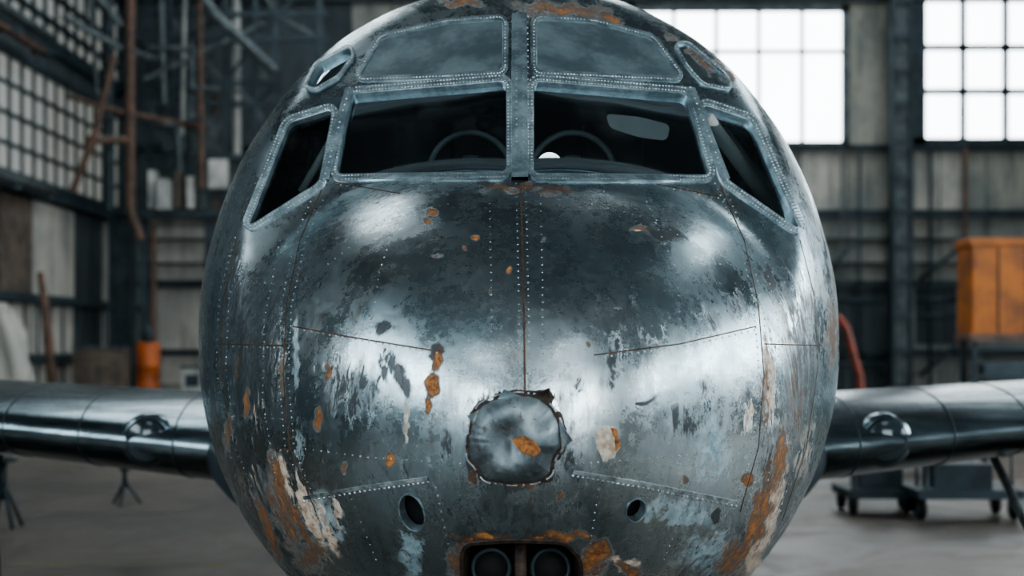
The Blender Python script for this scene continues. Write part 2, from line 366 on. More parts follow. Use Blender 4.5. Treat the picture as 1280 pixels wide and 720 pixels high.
# liner
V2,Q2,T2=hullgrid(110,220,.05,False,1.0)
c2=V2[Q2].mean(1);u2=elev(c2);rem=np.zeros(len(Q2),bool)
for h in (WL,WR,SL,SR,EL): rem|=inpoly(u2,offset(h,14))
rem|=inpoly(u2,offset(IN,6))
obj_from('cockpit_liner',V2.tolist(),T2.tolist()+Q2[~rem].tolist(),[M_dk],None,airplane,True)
# frames, strips, rivets
riv=[]
def ring(name,poly,w,raise_=.008,deep=.03,mat=M_frame,rv=True):
    p=resamp(poly,4);o=offset(p,w);a,na,_=hp(p);b,nb,_=hp(o);n=len(p)
    e=np.vstack([a-na*deep,a+na*raise_*.7,a*.9+b*.1+na*raise_,b*.9+a*.1+nb*raise_,b+nb*raise_*.5,b-nb*.01])
    f=[]
    for r in range(5):
        for i in range(n):
            j=(i+1)%n;f.append((r*n+i,r*n+j,(r+1)*n+j,(r+1)*n+i))
    obj_from(name,e.tolist(),f,[mat],None,airplane,False)
    if rv:
        for t in ((.28,.75) if w>9 else (.5,)):
            rivets_on(offset(p,w*t),7,raise_,True)
def rivets_on(poly,step,h=.0,closed=False,r=.0046):
    q=resamp(np.asarray(poly,float),step,closed);p,n,ok=hp(q);p=p+n*h
    for a,b,o in zip(p,n,ok):
        if o: riv.append((a,b,r))
def strip(name,pts,width,h=.004,mat=M_frame,step=5):
    q=resamp(np.asarray(pts,float),step,False);p,n,ok=hp(q);p=p[ok];n=n[ok]
    t=np.gradient(p,axis=0);t/=np.linalg.norm(t,axis=1)[:,None]+1e-9
    s=np.cross(t,n);s/=np.linalg.norm(s,axis=1)[:,None]+1e-9;w=width/2;m=len(p)
    e=np.vstack([p-s*w-n*.006,p-s*w*.96+n*h,p+s*w*.96+n*h,p+s*w-n*.006]);f=[]
    for r in range(3):
        for i in range(m-1): f.append((r*m+i,(r+1)*m+i,(r+1)*m+i+1,r*m+i+1))
    return obj_from(name,e.tolist(),f,[mat],None,airplane,False)
# patches on the skin (irregular plates)
def patch(name,poly,dome,mat,jag=0,edge=.004,power=4,K=10,dent=0):
    poly=np.array(poly,float);p=resamp(poly,3);n=len(p)
    if jag: p=p+np.random.uniform(-jag,jag,(n,2))
    c=p.mean(0);R=[];H=[]
    for k in range(K,-1,-1):
        s=k/K;R.append(c+(p-c)*s);H.append(np.full(n,edge+dome*(1-s**power)))
    H=np.concatenate(H);R=np.vstack(R)
    if dent: 
        w=(H-edge)/max(dome,1e-6)
        H=H+w*(dent*np.sin(R[:,0]*.075+.6)*np.sin(R[:,1]*.06+.5)-dent*1.6*np.exp(-((R[:,0]-628)**2+(R[:,1]-548)**2)/500)-dent*1.2*np.exp(-((R[:,0]-676)**2+(R[:,1]-522)**2)/260)-dent*.8*np.exp(-((R[:,0]-640)**2)/60))
    q,nn,_=hp(R);q=q+nn*H[:,None]
    q0,n0,_=hp(p);q=np.vstack([q0-n0*.01,q]);f=[]
    for k in range(K+1):
        for i in range(n):
            j=(i+1)%n;f.append((k*n+i,k*n+j,(k+1)*n+j,(k+1)*n+i))
    return obj_from(name,q.tolist(),f,[mat],None,airplane,dome>.01)
UL=rpoly([(450,96),(478,50),(560,31),(628,26),(628,88),(560,92)],6);UR=rpoly([(671,26),(740,30),(814,50),(848,96),(760,92),(671,88)],6)
patch('roof_panel',UL,.001,M_roofp,0,.0015);patch('roof_panel',UR,.001,M_roofp,0,.0015)
ring('windscreen_frame_a',WL,10);ring('windscreen_frame_b',WR,10)
ring('side_window_frame_a',SL,10);ring('side_window_frame_b',SR,10)
ring('eyebrow_frame_a',EL,5)
ring('eyebrow_frame_b',rpoly([(846,58),(858,56),(905,96),(912,110),(880,104),(862,84)],6),5)
ring('drain_hole_rim_a',H1,2,.003,.03,M_frame,False);ring('drain_hole_rim_b',H2,2,.003,.03,M_frame,False)
ring('intake_rim',IN,5,.005,.10,M_brown,False)
strip('center_post',[(649,20),(650,226)],.060,.014)
for x in(641.5,646,654,658.5): rivets_on([(x,24),(x,222)],7,.013)
for nm,U in(('roof_panel_frame_a',UL),('roof_panel_frame_b',UR)): ring(nm,U,8,.005,.002)
for pts,w in (([(438,112),(406,226)],.038),([(862,112),(906,226)],.038)):
    strip('corner_post',pts,w,.012); rivets_on(pts,7,.012)
seams=[[(651,232),(653,300),(655,400),(656,488)],[(404,232),(375,300),(358,380),(354,470),(362,560),(395,640)],[(900,232),(930,300),(948,380),(955,470),(948,560),(925,640)],
 [(366,408),(430,420),(540,438)],[(742,444),(850,430),(945,408)],[(300,300),(280,370),(276,460),(290,560),(325,650)],[(1000,300),(1018,370),(1022,460),(1008,560),(978,650)],
 [(276,430),(354,432)],[(955,430),(1022,432)],[(345,560),(362,562)],[(420,228),(500,242)],[(820,230),(900,246)]]
for s in seams[:1]: strip('skin_seam',s,.006,.0016,M_seam)
for s in seams[1:]: strip('skin_seam',s,.0045,.0012,M_seam)
for k,s in enumerate(seams):
    s=np.array(s,float);rs=.0032 if k==0 else .0038
    rivets_on(s+[6,3],8,r=rs);
    if len(s)>3: rivets_on(s-[6,3],8,r=rs)
for x in(612,676): rivets_on([(x,245),(x+2,350),(x+3,470)],9,r=.0032)
for y in (470,): rivets_on([(600,y),(700,y)],10,r=.0032)
for l in ([(372,560),(460,572),(575,580)],[(720,580),(830,572),(944,560)],[(505,248),(474,340),(462,425)],[(808,252),(846,340),(852,428)],[(545,610),(560,680)],[(748,612),(738,680)],[(440,625),(470,700)],[(860,622),(830,700)],[(300,350),(352,356)],[(952,356),(1010,350)],[(293,520),(350,524)],[(955,524),(1012,520)]):
    rivets_on(l,9,r=.0034)
for pts in ([(380,622),(450,610),(535,598)],[(716,590),(810,606),(920,628)]):
    strip('lap_joint',pts,.012,.004,M_rivet);rivets_on(np.array(pts)+[0,5],6,.001,r=.005)
rivets_on([(350,300),(330,400),(328,500),(345,600)],9,r=.004);rivets_on([(950,300),(972,400),(975,500),(960,600)],9,r=.004)
rivets_on([(560,255),(480,275),(410,330)],10,r=.0032);rivets_on([(740,255),(820,275),(900,330)],10,r=.0032)
# glass panes following the skin
def pane(name,poly,inset):
    c=poly.mean(0);p=resamp(offset(poly,6),6);n=len(p);K=14;R=[]
    for k in range(K,-1,-1):
        R.append(c+(p-c)*(k/K))
    q,nn,_=hp(np.vstack(R));q=q-nn*inset;f=[]
    for k in range(K):
        for i in range(n):
            j=(i+1)%n;f.append((k*n+i,k*n+j,(k+1)*n+j,(k+1)*n+i))
    obj_from(name,q.tolist(),f,[M_glass],None,airplane,True)
for nm,h in(('windscreen_glass_a',WL),('windscreen_glass_b',WR),('side_glass_a',SL),('side_glass_b',SR),('eyebrow_glass',EL)): pane(nm,h,.018)
patch('nose_cap_backing',[(588,514),(600,500),(614,500),(624,490),(645,487),(664,489),(686,486),(694,496),(690,506),(703,518),(711,548),(702,572),(693,578),(690,602),(640,606),(600,600),(586,575),(582,555),(586,540)],.003,M_brown,1.0,.0015)
CAPP=rpoly([(592,528),(602,508),(622,499),(648,495),(672,498),(688,512),(698,530),(700,558),(690,570),(686,592),(668,600),(640,602),(608,598),(596,580),(588,572),(587,550)],5)
patch('nose_cap',CAPP,.048,M_cap,.7,.006,3.4,26,.014)
patch('cap_rust_patch',[(640,547),(655,543),(666,548),(674,560),(666,566),(652,562)],.002,M_rust,.8,.0565)
rivets_on(offset(CAPP,5),7,.003,True,.0036)
patch('peeled_flake',[(744,538),(757,532),(770,534),(774,560),(768,572),(754,577),(746,560)],.006,M_pale,.8,.003)
patch('peeled_flake_rust',[(762,534),(769,536),(774,556),(769,562),(767,548)],.002,M_rust,.8,.010)
def flap(name,a,b,tip,lift,mat):
    (pa,pb,pt),nn,_=hp([a,b,tip]);k=6;v=[];f=[]
    for i in range(k+1):
        s=i/k
        for e in(pa,pb): 
            q=e*(1-s)+pt*s+nn[2]*lift*s*s;v.append(tuple(q+nn[2]*.006))
    for i in range(k): f.append((2*i,2*i+1,2*i+3,2*i+2))
    o=obj_from(name,v,f,[mat],None,airplane);m=o.modifiers.new('s','SOLIDIFY');m.thickness=.004
flap('torn_flap',(664,495),(690,503),(684,488),.03,M_brown);flap('torn_flap',(698,524),(702,562),(713,550),.02,M_cap)
flap('torn_flap',(622,500),(652,496),(630,489),.02,M_frame);flap('torn_flap',(600,512),(592,532),(586,520),.02,M_cap)
rv_v=[];rv_f=[]
for a,n,r in riv:
    n=Vector(n);t=n.orthogonal().normalized();b=n.cross(t);a=Vector(a);o=len(rv_v)
    for rr,hh in((1,-.1),(.75,.35)):
        for k in range(6):
            th=k*math.pi/3;rv_v.append(a+(t*math.cos(th)+b*math.sin(th))*r*rr+n*r*hh)
    rv_v.append(a+n*r*.5)
    for k in range(6):
        k2=(k+1)%6;rv_f.append((o+k,o+k2,o+6+k2,o+6+k));rv_f.append((o+6+k,o+6+k2,o+12))
obj_from('rivets',[tuple(v) for v in rv_v],rv_f,[M_rivet],None,airplane,True)
# intake details
mb=MB();p,n,_=hp([(650,705)]);y0=p[0][1]
def ip(px,py,dy=0): 
    d=y0-CY+dy;return P(px,py,d)
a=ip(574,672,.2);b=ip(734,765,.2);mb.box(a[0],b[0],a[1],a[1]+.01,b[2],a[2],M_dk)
mb.beam(ip(651,676,.05),ip(651,765,.09),.035,.03,M_brown)
for cx in(614,688): 
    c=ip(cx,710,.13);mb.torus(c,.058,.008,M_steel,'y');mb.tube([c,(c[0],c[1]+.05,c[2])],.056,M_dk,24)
mb.build('intake_grille',airplane,True)
# cockpit interior
mb=MB()
for sx in(-.42,.42):
    mb.box(sx-.24,sx+.24,.35,.47,2.05,2.75,M_seat);mb.box(sx-.13,sx+.13,.36,.46,2.78,2.98,M_seat);mb.box(sx-.25,sx+.25,-.1,.36,1.98,2.1,M_seat)
    mb.tube([(sx,-.62,2.2),(sx,-.35,2.58)],.02,M_rubber)
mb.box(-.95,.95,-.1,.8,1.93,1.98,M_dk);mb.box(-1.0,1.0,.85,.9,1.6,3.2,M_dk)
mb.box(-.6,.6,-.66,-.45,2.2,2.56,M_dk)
mb.build('cockpit_seats',airplane,False,.02)
mb=MB()
for px in(588,716):
    mb.torus(P(px,218,5.45),.16,.012,M_steel2,'y');mb.tube([P(px,218,5.45),P(px,195,5.45)],.03,M_steel2);mb.tube([P(px-52,214,5.45),P(px+52,214,5.45)],.012,M_steel2)
mb.tube([P(395,165,5.8),P(410,300,5.9)],.02,M_steel2)
mb.tube([P(412,178,5.4),P(376,240,5.4)],.014,M_white);mb.tube([P(884,148,5.35),P(978,275,5.6)],.028,M_white);mb.tube([P(905,160,5.7),P(975,250,5.9)],.012,M_white)
mb.build('control_wheels',airplane,True)
mb=MB();V3=rpoly([(757,142),(800,146),(838,156),(834,176),(800,172),(762,160)],10);n=len(V3)
mb.add([P(a,b,5.36) for a,b in V3]+[P(a,b,5.38) for a,b in V3],[tuple(range(n)),tuple(range(2*n-1,n-1,-1))]+[(i,(i+1)%n,n+(i+1)%n,n+i) for i in range(n)],M_white);mb.build('sun_visor',airplane)
mb=MB();c=Vector(P(687,206,5.22))
mb.tube([c+Vector((0,y,0)) for y in(-.03,-.026,-.015,0,.02)],.04,M_rearglow,20,[.008,.028,.040,.046,.046]);mb.build('rear_glow_spot',airplane,True)  # glowing blob added where light shows through from behind the cockpit
# wings
def wing(sgn):
    st=[0.6,1.2,1.6,2.2,2.8,3.4,4.5,6.5,9.0];NC=64;v=[];f=[]
    def par(s): return 3.4-.18*(s-1.2),max(.60-.065*(s-1.2),.16),2.35+.17*(s-1.2),1.32+.085*(s-1.2)
    def prof(s,a):
        ch,th,le,zc=par(s);xx=.5*(1-math.cos(a));yt=5*(.2969*math.sqrt(xx)-.126*xx-.3516*xx**2+.2843*xx**3-.1015*xx**4)*th
        return le+xx*ch,zc+(yt if math.sin(a)>=0 else -yt*.95)+.02*math.sin(math.pi*xx)
    for s in st:
        for k in range(NC):
            y,z=prof(s,2*math.pi*k/NC);v.append((sgn*s,y,z))
    for i in range(len(st)-1):
        for k in range(NC):
            k2=(k+1)%NC;f.append((i*NC+k,i*NC+k2,(i+1)*NC+k2,(i+1)*NC+k))
    f.append(tuple((len(st)-1)*NC+k for k in range(NC)))
    obj_from('wing_a' if sgn<0 else 'wing_b',v,f,[M_wing],None,airplane,True)
    mb=MB();s=2.2;ch,th,le,zc=par(s);x=s*sgn
    # landing lamp let into the leading edge
    mb.tube([(x,le+.40,zc+.02),(x,le+.14,zc+.02),(x,le+.055,zc+.02),(x,le+.035,zc+.02)],.2,M_wing,40,[.14,.165,.16,.145])
    mb.tube([(x,le+.02,zc+.02),(x,le+.04,zc+.02)],.10,M_lens,28,[.115,.142])
    for xs in(1.75,2.03,2.62,3.1):
        pts=[]
        for a in np.linspace(-1.9,1.9,40):
            y,z=prof(xs,a);pts.append((xs*sgn,y-.001,z+(.001 if a>0 else -.001)))
        mb.tube(pts,.004,M_steel,8)
    # dark root fairing with scoop
    mb.tube([(1.15*sgn,2.0,1.32),(1.36*sgn,2.14,1.32),(1.46*sgn,2.3,1.33),(1.62*sgn,2.6,1.34)],.2,M_steel,28,[.36,.33,.29,.24])
    mb.torus((1.46*sgn,2.18,1.34),.17,.025,M_brown,'y')
    mb.build('wing_light_a' if sgn<0 else 'wing_light_b',airplane,True)
    mb=MB();gx=3.58*sgn;gy=3.2
    mb.torus((gx,gy,.5),.34,.15,M_rubber,'x',40,14);mb.tube([(gx-.1,gy,.5),(gx+.1,gy,.5)],.22,M_steel2,24)
    for o in(-.2,.2): mb.tube([(gx+o,gy,.5),(gx+o,gy+.1,1.45)],.045,M_steel2);
    mb.tube([(gx-.22,gy,.5),(gx+.22,gy,.5)],.035,M_steel2);mb.tube([(gx-.2,gy+.03,.95),(gx+.2,gy+.03,.95)],.03,M_steel2)
    mb.tube([(gx-.2,gy,.6),(gx-.2,gy+1.2,1.35)],.03,M_cap);mb.tube([(gx-.3*sgn,gy-.1,1.3),(gx-.24*sgn,gy-.1,.85)],.035,M_rubber)
    mb.build('main_gear_a' if sgn<0 else 'main_gear_b',airplane,True)
wing(-1);wing(1)
mb=MB()
mb.torus((0,.3,.26),.17,.09,M_rubber,'x');mb.tube([(-.1,.3,.26),(.1,.3,.26)],.09,M_steel2);mb.tube([(-.13,.3,.26),(-.13,.35,.75)],.03,M_steel2);mb.tube([(.13,.3,.26),(.13,.35,.75)],.03,M_steel2);mb.build('nose_gear',airplane,True)
mb=MB()
def slab(mb,pts,t,ax,m):
    n=len(pts);o=Vector(ax)*t/2;mb.add([Vector(p)-o for p in pts]+[Vector(p)+o for p in pts],[tuple(range(n))[::-1],tuple(range(n,2*n))]+[(i,(i+1)%n,n+(i+1)%n,n+i) for i in range(n)],m)
slab(mb,[(0,11,3.0),(0,13.4,4.9),(0,14.4,5.0),(0,14.8,4.6),(0,14.6,2.9)],.14,(1,0,0),M_wing)
slab(mb,[(-3.3,13.3,3.05),(-.2,12,2.95),(.2,12,2.95),(3.3,13.3,3.05),(3.2,14.2,3.05),(0,14.3,2.95),(-3.2,14.2,3.05)],.1,(0,0,1),M_wing)
mb.build('tail_fins',airplane,False,.03)
# ------------------------------------------------------------ hangar
X0,X1,Y0,Y1,H=-13.4,24,-24,44.1,16.5
def wallbox(n,a,m): 
    mb=MB();mb.box(*a,m);return mb.build(n)
wallbox('floor',(X0-.3,X1+.3,Y0-.3,Y1+.3,-.2,0),M_floor)
wallbox('ceiling',(X0-.3,X1+.3,Y0-.3,Y1+.3,H,H+.2),M_ceil)
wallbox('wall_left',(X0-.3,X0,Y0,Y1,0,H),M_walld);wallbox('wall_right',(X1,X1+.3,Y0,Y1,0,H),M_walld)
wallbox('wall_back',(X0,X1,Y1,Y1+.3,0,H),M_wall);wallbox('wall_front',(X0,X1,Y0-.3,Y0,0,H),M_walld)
wc=[0]
def window(axis,pos,a0,a1,z0,z1,cols,rows,glass,fw=.12,mul=M_steel):
    wc[0]+=1;e=empty('window_%d'%wc[0]);mb=MB()
    def B(a,b,c,d,t0,t1,m):
        if axis=='y-': mb.box(a,b,pos-t1,pos-t0,c,d,m)
        elif axis=='y+': mb.box(a,b,pos+t0,pos+t1,c,d,m)
        elif axis=='x+': mb.box(pos+t0,pos+t1,a,b,c,d,m)
        else: mb.box(pos-t1,pos-t0,a,b,c,d,m)
    B(a0,a1,z0,z1,.0,.03,glass)
    mb.build('panes',e);mb.__init__()
    for c in cols: B(c-fw/2,c+fw/2,z0,z1,.03,.1,mul)
    for r in rows: B(a0,a1,r-fw/2,r+fw/2,.03,.1,mul)
    for c in(a0,a1): B(c-fw,c+fw,z0-fw,z1+fw,0,.16,mul)
    for r in(z0,z1): B(a0-fw,a1+fw,r-fw,r+fw,0,.16,mul)
    mb.build('mullions',e)
def bx(px): return P(px,0,50)[0]
def bz(py): return P(0,py,50)[2]
window('y-',Y1,bx(790),bx(1056),bz(182),bz(11),[bx(x) for x in(842,895,948,1002)],[bz(65)],M_winb,.13,M_steel2)
window('y-',Y1,bx(1148),bx(1420),bz(181),bz(-4),[bx(x) for x in(1203,1256,1310,1364)],[bz(60),bz(115)],M_winb,.22)
def lin(a,b,n): return [a+(b-a)*i/n for i in range(1,n)]
window('y+',Y0,-12.4,-4.2,3.6,10.5,lin(-12.4,-4.2,6),lin(3.6,10.5,4),M_win,.25)
window('y+',Y0,4.5,15.0,3.6,10.5,lin(4.5,15,7),lin(3.6,10.5,4),M_win,.25)
window('y+',Y0,-2.2,-.4,3.0,7.5,[-1.3],lin(3,7.5,4),M_win)
window('x+',X0,-18,-4,5.5,11,lin(-18,-4,9),lin(5.5,11,3),M_win,.2)
window('x-',X1,-18,20,5.5,11,lin(-18,20,19),lin(5.5,11,3),M_win,.2)
for i,(a,b,c,d,m) in enumerate([(-9,-5,8,40,M_rooffill),(1,5,14,40,M_rooffill),(11,15,6,40,M_rooffill),(-8,-3,-23.5,-16,M_nosefill),(4,10,-23.5,-16,M_nosefill)]):  # glowing panels with bars, added overhead out of view as fill
    e=empty('added_roof_fill') ;mb=MB();mb.box(a,b,c,d,H-.08,H-.02,m);mb.build('panes',e);mb=MB()
    for y in np.arange(c,d+.1,2.3): mb.box(a,b,y-.06,y+.06,H-.14,H-.08,M_steel)
    for x in(a,(a+b)/2,b): mb.box(x-.08,x+.08,c,d,H-.16,H-.08,M_steel)
    mb.build('fill_panel_bars',e)
# back wall steelwork
mb=MB()
for py,h in((268,.28),(186,.2),(355,.22),(300,.07),(330,.07),(440,.18),(-2,.3)): 
    z=bz(py);mb.ibeam((X0+.01,Y1-.2,z),(X1-.01,Y1-.2,z),.3,h,M_steel)
mb.build('wall_girts')
for px in(1126,1560,600): 
    mb=MB();x=P(px,0,49)[0];mb.beam((x-.30,Y1-1.0,0),(x-.30,Y1-1.0,H-.05),.10,.5,M_steel);mb.beam((x+.30,Y1-1.0,0),(x+.30,Y1-1.0,H-.05),.10,.5,M_steel);mb.beam((x,Y1-1.0,0),(x,Y1-1.0,H-.05),.5,.08,M_steel2)
    for z in np.arange(.5,H-.3,1.2): mb.box(x-.33,x+.33,Y1-1.28,Y1-1.25,z,z+.12,M_steel)
    mb.build('steel_column')
mb=MB()
for px,r,m in((1207,.07,M_pipe),(1163,.05,M_steel),(1075,.05,M_steel),(1052,.04,M_steel2)): mb.tube([P(px,430+71,49.6),P(px,184,49.6)],r,m)
for a,b in(((1040,400),(1105,470)),((1060,310),(1035,340)),((1150,470),(1197,430)),((1140,400),(1110,440)),((1150,350),(1200,310))): mb.beam(P(*a,49.4),P(*b,49.4),.12,.12,M_steel)
for a,b in(((1150,375),(1197,375)),((1150,395),(1197,395)),((1040,375),(1105,378)),((1045,455),(1105,455))): mb.tube([P(*a,49.3),P(*b,49.3)],.07,M_steel)
mb.build('wall_pipes',None,True)
mb=MB()
for i,px in enumerate(range(1000,1420,58)): mb.box(bx(px),bx(px)+.04,Y1-.06,Y1-.003,0,9,M_steel2)
for (a,b,c,d,m) in((1000,1050,190,262,M_wallw),(1145,1200,190,262,M_wallw),(1215,1300,190,262,M_wall),(1145,1195,360,430,M_walld),(192,262,285,350,M_wallw),(192,262,362,480,M_wallw),(170,440,-90,272,M_walld),(560,830,-60,5,M_walld),(1000,1110,360,500,M_walld)):
    mb.box(bx(a),bx(b),Y1-.05,Y1-.002,bz(d),bz(c),m)
mb.build('trim_1')
wm=emis('dusty_side_glass',(.68,.70,.62),.17)
window('x+',X0,26,42.3,6.5,9.7,lin(26,42.3,17),[7.3,8.1,8.9],wm,.10)
window('x+',X0,26,42.3,10.6,13.6,lin(26,42.3,17),[11.3,12.1,12.9],wm,.2)
mb=MB();ys=[24,28.5,30.9,33.6,37.4,40.3,43.9];mm=[M_tan,M_wallw,M_tan,M_wallw,M_walld,M_wallw]
for i in range(6): mb.box(X0+.001,X0+.08,ys[i]+.12,ys[i+1]-.12,3.4,6.0,mm[i])
for i in range(6): mb.box(X0+.001,X0+.08,ys[i]+.12,ys[i+1]-.12,.2,3.1,M_wallw if i!=4 else M_walld)
for y in np.arange(24,44,1.1): mb.box(X0+.08,X0+.14,y-.03,y+.03,0,3.2,M_steel)
for z in(3.25,6.2,1.6): mb.box(X0+.08,X0+.35,20,44,z-.12,z+.12,M_steel)
mb.build('trim_2')
mb=MB();mb.tube([(X0+.8,20,6.15),(X0+.8,33,6.15)],.16,M_steel2);mb.tube([(X0+.6,20,9.95),(X0+.6,33,9.95)],.12,M_pipe);mb.tube([(X0+.7,20,10.4),(X0+.7,33,10.4)],.14,M_steel2)
mb.tube([(X0+.9,20,12.0),(X0+.9,33,12.0)],.1,M_pipe)
for y in (22,26,30,32.6):
    for z in(6.15,10.1): mb.box(X0+.36,X0+1.0,y-.06,y+.06,z-.25,z-.17,M_steel)
mb.build('pipe_run',None,True)
x,y,_=P(153,430,44)
mb=MB();ht=P(153,268,44)[2];mb.beam((x-.33,y,0),(x-.33,y,ht),.1,.45,M_steel);mb.beam((x+.33,y,0),(x+.33,y,ht),.1,.45,M_steel);mb.beam((x,y,0),(x,y,ht),.6,.08,M_steel);mb.box(x-.5,x+.5,y-.3,y+.3,ht,ht+.15,M_steel);mb.build('steel_column')
mb=MB()
def Z(px,py,d): return P(px,py,d)
mb.tube([Z(163,-60,41),Z(163,262,41),Z(176,300,41)],.13,M_pipe)
mb.tube([Z(142,70,40),Z(118,170,40),Z(90,240,40)],.10,M_pipe);mb.tube([Z(108,175,40),Z(163,175,41)],.12,M_pipe)
mb.tube([Z(108,-60,42),Z(122,120,42)],.07,M_steel2);mb.tube([Z(135,-60,42.4),Z(137,262,42.4)],.16,M_steel);mb.tube([Z(75,-60,40),Z(150,30,41),Z(180,60,44)],.12,M_steel2)
mb.tube([Z(78,20,40),Z(150,60,41),Z(260,95,44)],.10,M_steel2);mb.tube([Z(85,120,40),Z(150,140,41),Z(260,160,43)],.08,M_pipe)
mb.tube([Z(192,280,43),Z(192,430,43)],.08,M_pipe);mb.tube([Z(215,-60,42),Z(270,20,42),Z(345,90,42)],.16,M_steel2)
mb.tube([Z(295,-60,44),Z(296,200,44)],.13,M_white);mb.tube([Z(270,120,44),Z(268,330,44)],.11,M_pipe)
mb.tube([Z(186,60,42),Z(240,62,42),Z(240,110,42),Z(275,112,42)],.10,M_steel2);mb.tube([Z(180,150,42),Z(222,158,42),Z(225,215,42)],.08,M_steel2);mb.tube([Z(200,-40,42),Z(205,130,42)],.09,M_steel2);mb.tube([Z(180,100,42),Z(330,30,42)],.08,M_steel2)
mb.tube([Z(250,-60,42),Z(252,235,42)],.09,M_pipe);mb.tube([Z(232,-60,42.5),Z(228,180,42.5)],.06,M_white)
for (a,b,c,d,m) in((198,214,225,262,M_white),(236,252,120,150,M_steel2),(205,232,170,190,M_walld),(262,285,200,236,M_white)):
    mb.box(Z(a,0,42.3)[0],Z(b,0,42.3)[0],CY+42.1,CY+42.4,Z(0,d,42.3)[2],Z(0,c,42.3)[2],m)
dd=43
cols=[186,212,232,282,320,345,400]
for x in cols: mb.beam(Z(x,-80,dd),Z(x,250,dd),.16,.16,M_steel)
rows=[-30,18,48,104,130,196,240]
for y in rows: mb.beam(Z(176,y,dd),Z(410,y,dd),.14,.14,M_steel)
for i in range(len(cols)-1):
    for j in range(len(rows)-1):
        k=(i*5+j*3)%4
        if k==0: mb.beam(Z(cols[i],rows[j],dd),Z(cols[i+1],rows[j+1],dd),.10,.10,M_steel2)
        elif k==1: mb.beam(Z(cols[i+1],rows[j],dd+.3),Z(cols[i],rows[j+1],dd+.3),.09,.09,M_steel)
        elif k==2 and j>1: mb.box(Z(cols[i]+4,0,dd)[0],Z(cols[i+1]-6,0,dd)[0],CY+dd+.2,CY+dd+.5,Z(0,rows[j+1]-6,dd)[2],Z(0,rows[j]+10,dd)[2],(M_steel2,M_walld)[(i+j)%2])
for i,x in enumerate((190,205,222,238,254)): mb.box(Z(x,0,dd)[0],Z(x+9,0,dd)[0],Y1-7.5,Y1-7,Z(0,262,dd)[2],Z(0,215+8*(i%2),dd)[2],(M_white,M_steel2,M_tan)[i%3])
mb.beam(Z(176,268,dd),Z(300,268,dd),.8,.22,M_steel);mb.beam(Z(180,272,dd),Z(180,508,dd),.25,.25,M_steel);mb.beam(Z(262,272,dd),Z(262,508,dd),.25,.25,M_steel)
for a in range(0,6): mb.tube([Z(186+a*16,266,dd-.4),Z(186+a*16,238,dd-.4)],.03,M_steel2)
mb.tube([Z(180,238,dd-.4),Z(280,238,dd-.4)],.03,M_steel2)
mb.build('pipe_gantry')
for i,y in enumerate((-14,-4,6,16,26)):
    mb=MB();mb.beam((X0+.02,y,H-.35),(X1-.02,y,H-.35),.25,.25,M_steel);mb.beam((X0+.02,y,H-1.7),(X1-.02,y,H-1.7),.2,.2,M_steel)
    xs=np.arange(X0+.1,X1-.1,1.86)
    for k,x in enumerate(xs[:-1]): mb.beam((x,y,H-.35 if k%2 else H-1.7),(x+1.86,y,H-1.7 if k%2 else H-.35),.1,.1,M_steel)
    mb.build('roof_truss')
# props left
def drum(px,d,r,h,m,name):
    x,y,_=P(px,430,d);mb=MB();mb.tube([(x,y,0),(x,y,.02),(x,y,h*.33),(x,y,h*.34),(x,y,h*.35),(x,y,h*.66),(x,y,h*.67),(x,y,h*.68),(x,y,h-.02),(x,y,h)],r,m,28,[r,r*1.03,r,r*1.05,r,r,r*1.05,r,r*1.03,r*.97])
    mb.tube([(x+r*.5,y,h),(x+r*.5,y,h+.04)],.05,M_steel);mb.tube([(x,y,h),(x,y,h+.5)],.12,M_steel,12,[.16,.08]);mb.build(name,None,True)
drum(185,41,.33,2.05,M_ored,'orange_gas_drum')
mb=MB();x,y,_=P(122,430,40);mb.box(x-.7,x+.7,y,y+.8,.1,1.85,M_tan);mb.box(x-.73,x+.73,y-.03,y+.83,1.85,1.93,M_steel2);mb.box(x-.01,x+.01,y-.02,y,.1,1.78,M_steel);mb.box(x-.6,x-.5,y,y+.7,0,.1,M_steel);mb.box(x+.5,x+.6,y,y+.7,0,.1,M_steel);mb.tube([(x+.08,y-.05,1.0),(x+.08,y-.05,1.2)],.02,M_steel2);mb.build('tool_cabinet',None,False,.01)
mb=MB();x,y,_=P(240,430,40);mb.box(x-.3,x+.3,y,y+.5,.1,1.3,M_white);mb.box(x-.33,x+.33,y-.03,y+.53,1.3,1.4,M_steel2);mb.box(x-.28,x+.28,y,y+.5,0,.1,M_steel);mb.box(x-.2,x+.2,y-.02,y,.8,1.15,M_steel);mb.build('control_box',None,False,.02)
mb=MB();mb.tube([P(67,525,37.6),P(62,440,37.6),P(57,390,37.6),P(50,340,37.6)],.1,M_pipe,10,[.12,.13,.12,.09]);mb.build('leaning_timber',None,True)
mb=MB();x,y,_=P(4,430,33);vv=[];ff=[];nz,na=20,48
for i in range(nz):
    t=i/(nz-1);z=t*2.95;r=.62*(1-.35*t)*(1 if t<.75 else math.sqrt(max(0.02,1-((t-.75)/.25)**2*.95)))
    for k in range(na):
        a=2*math.pi*k/na;q=r*(1+.16*math.sin(7*a+4*t)*(1-t*.5)+.10*math.sin(3*a+7*t));vv.append((x+q*math.cos(a)+.1*math.sin(4*t),y+q*.8*math.sin(a),z))
for i in range(nz-1):
    for k in range(na): ff.append((i*na+k,i*na+(k+1)%na,(i+1)*na+(k+1)%na,(i+1)*na+k))
ff.append(tuple((nz-1)*na+k for k in range(na)));mb.add(vv,ff,M_wallw);mb.build('tarp_covered_machine',None,True)
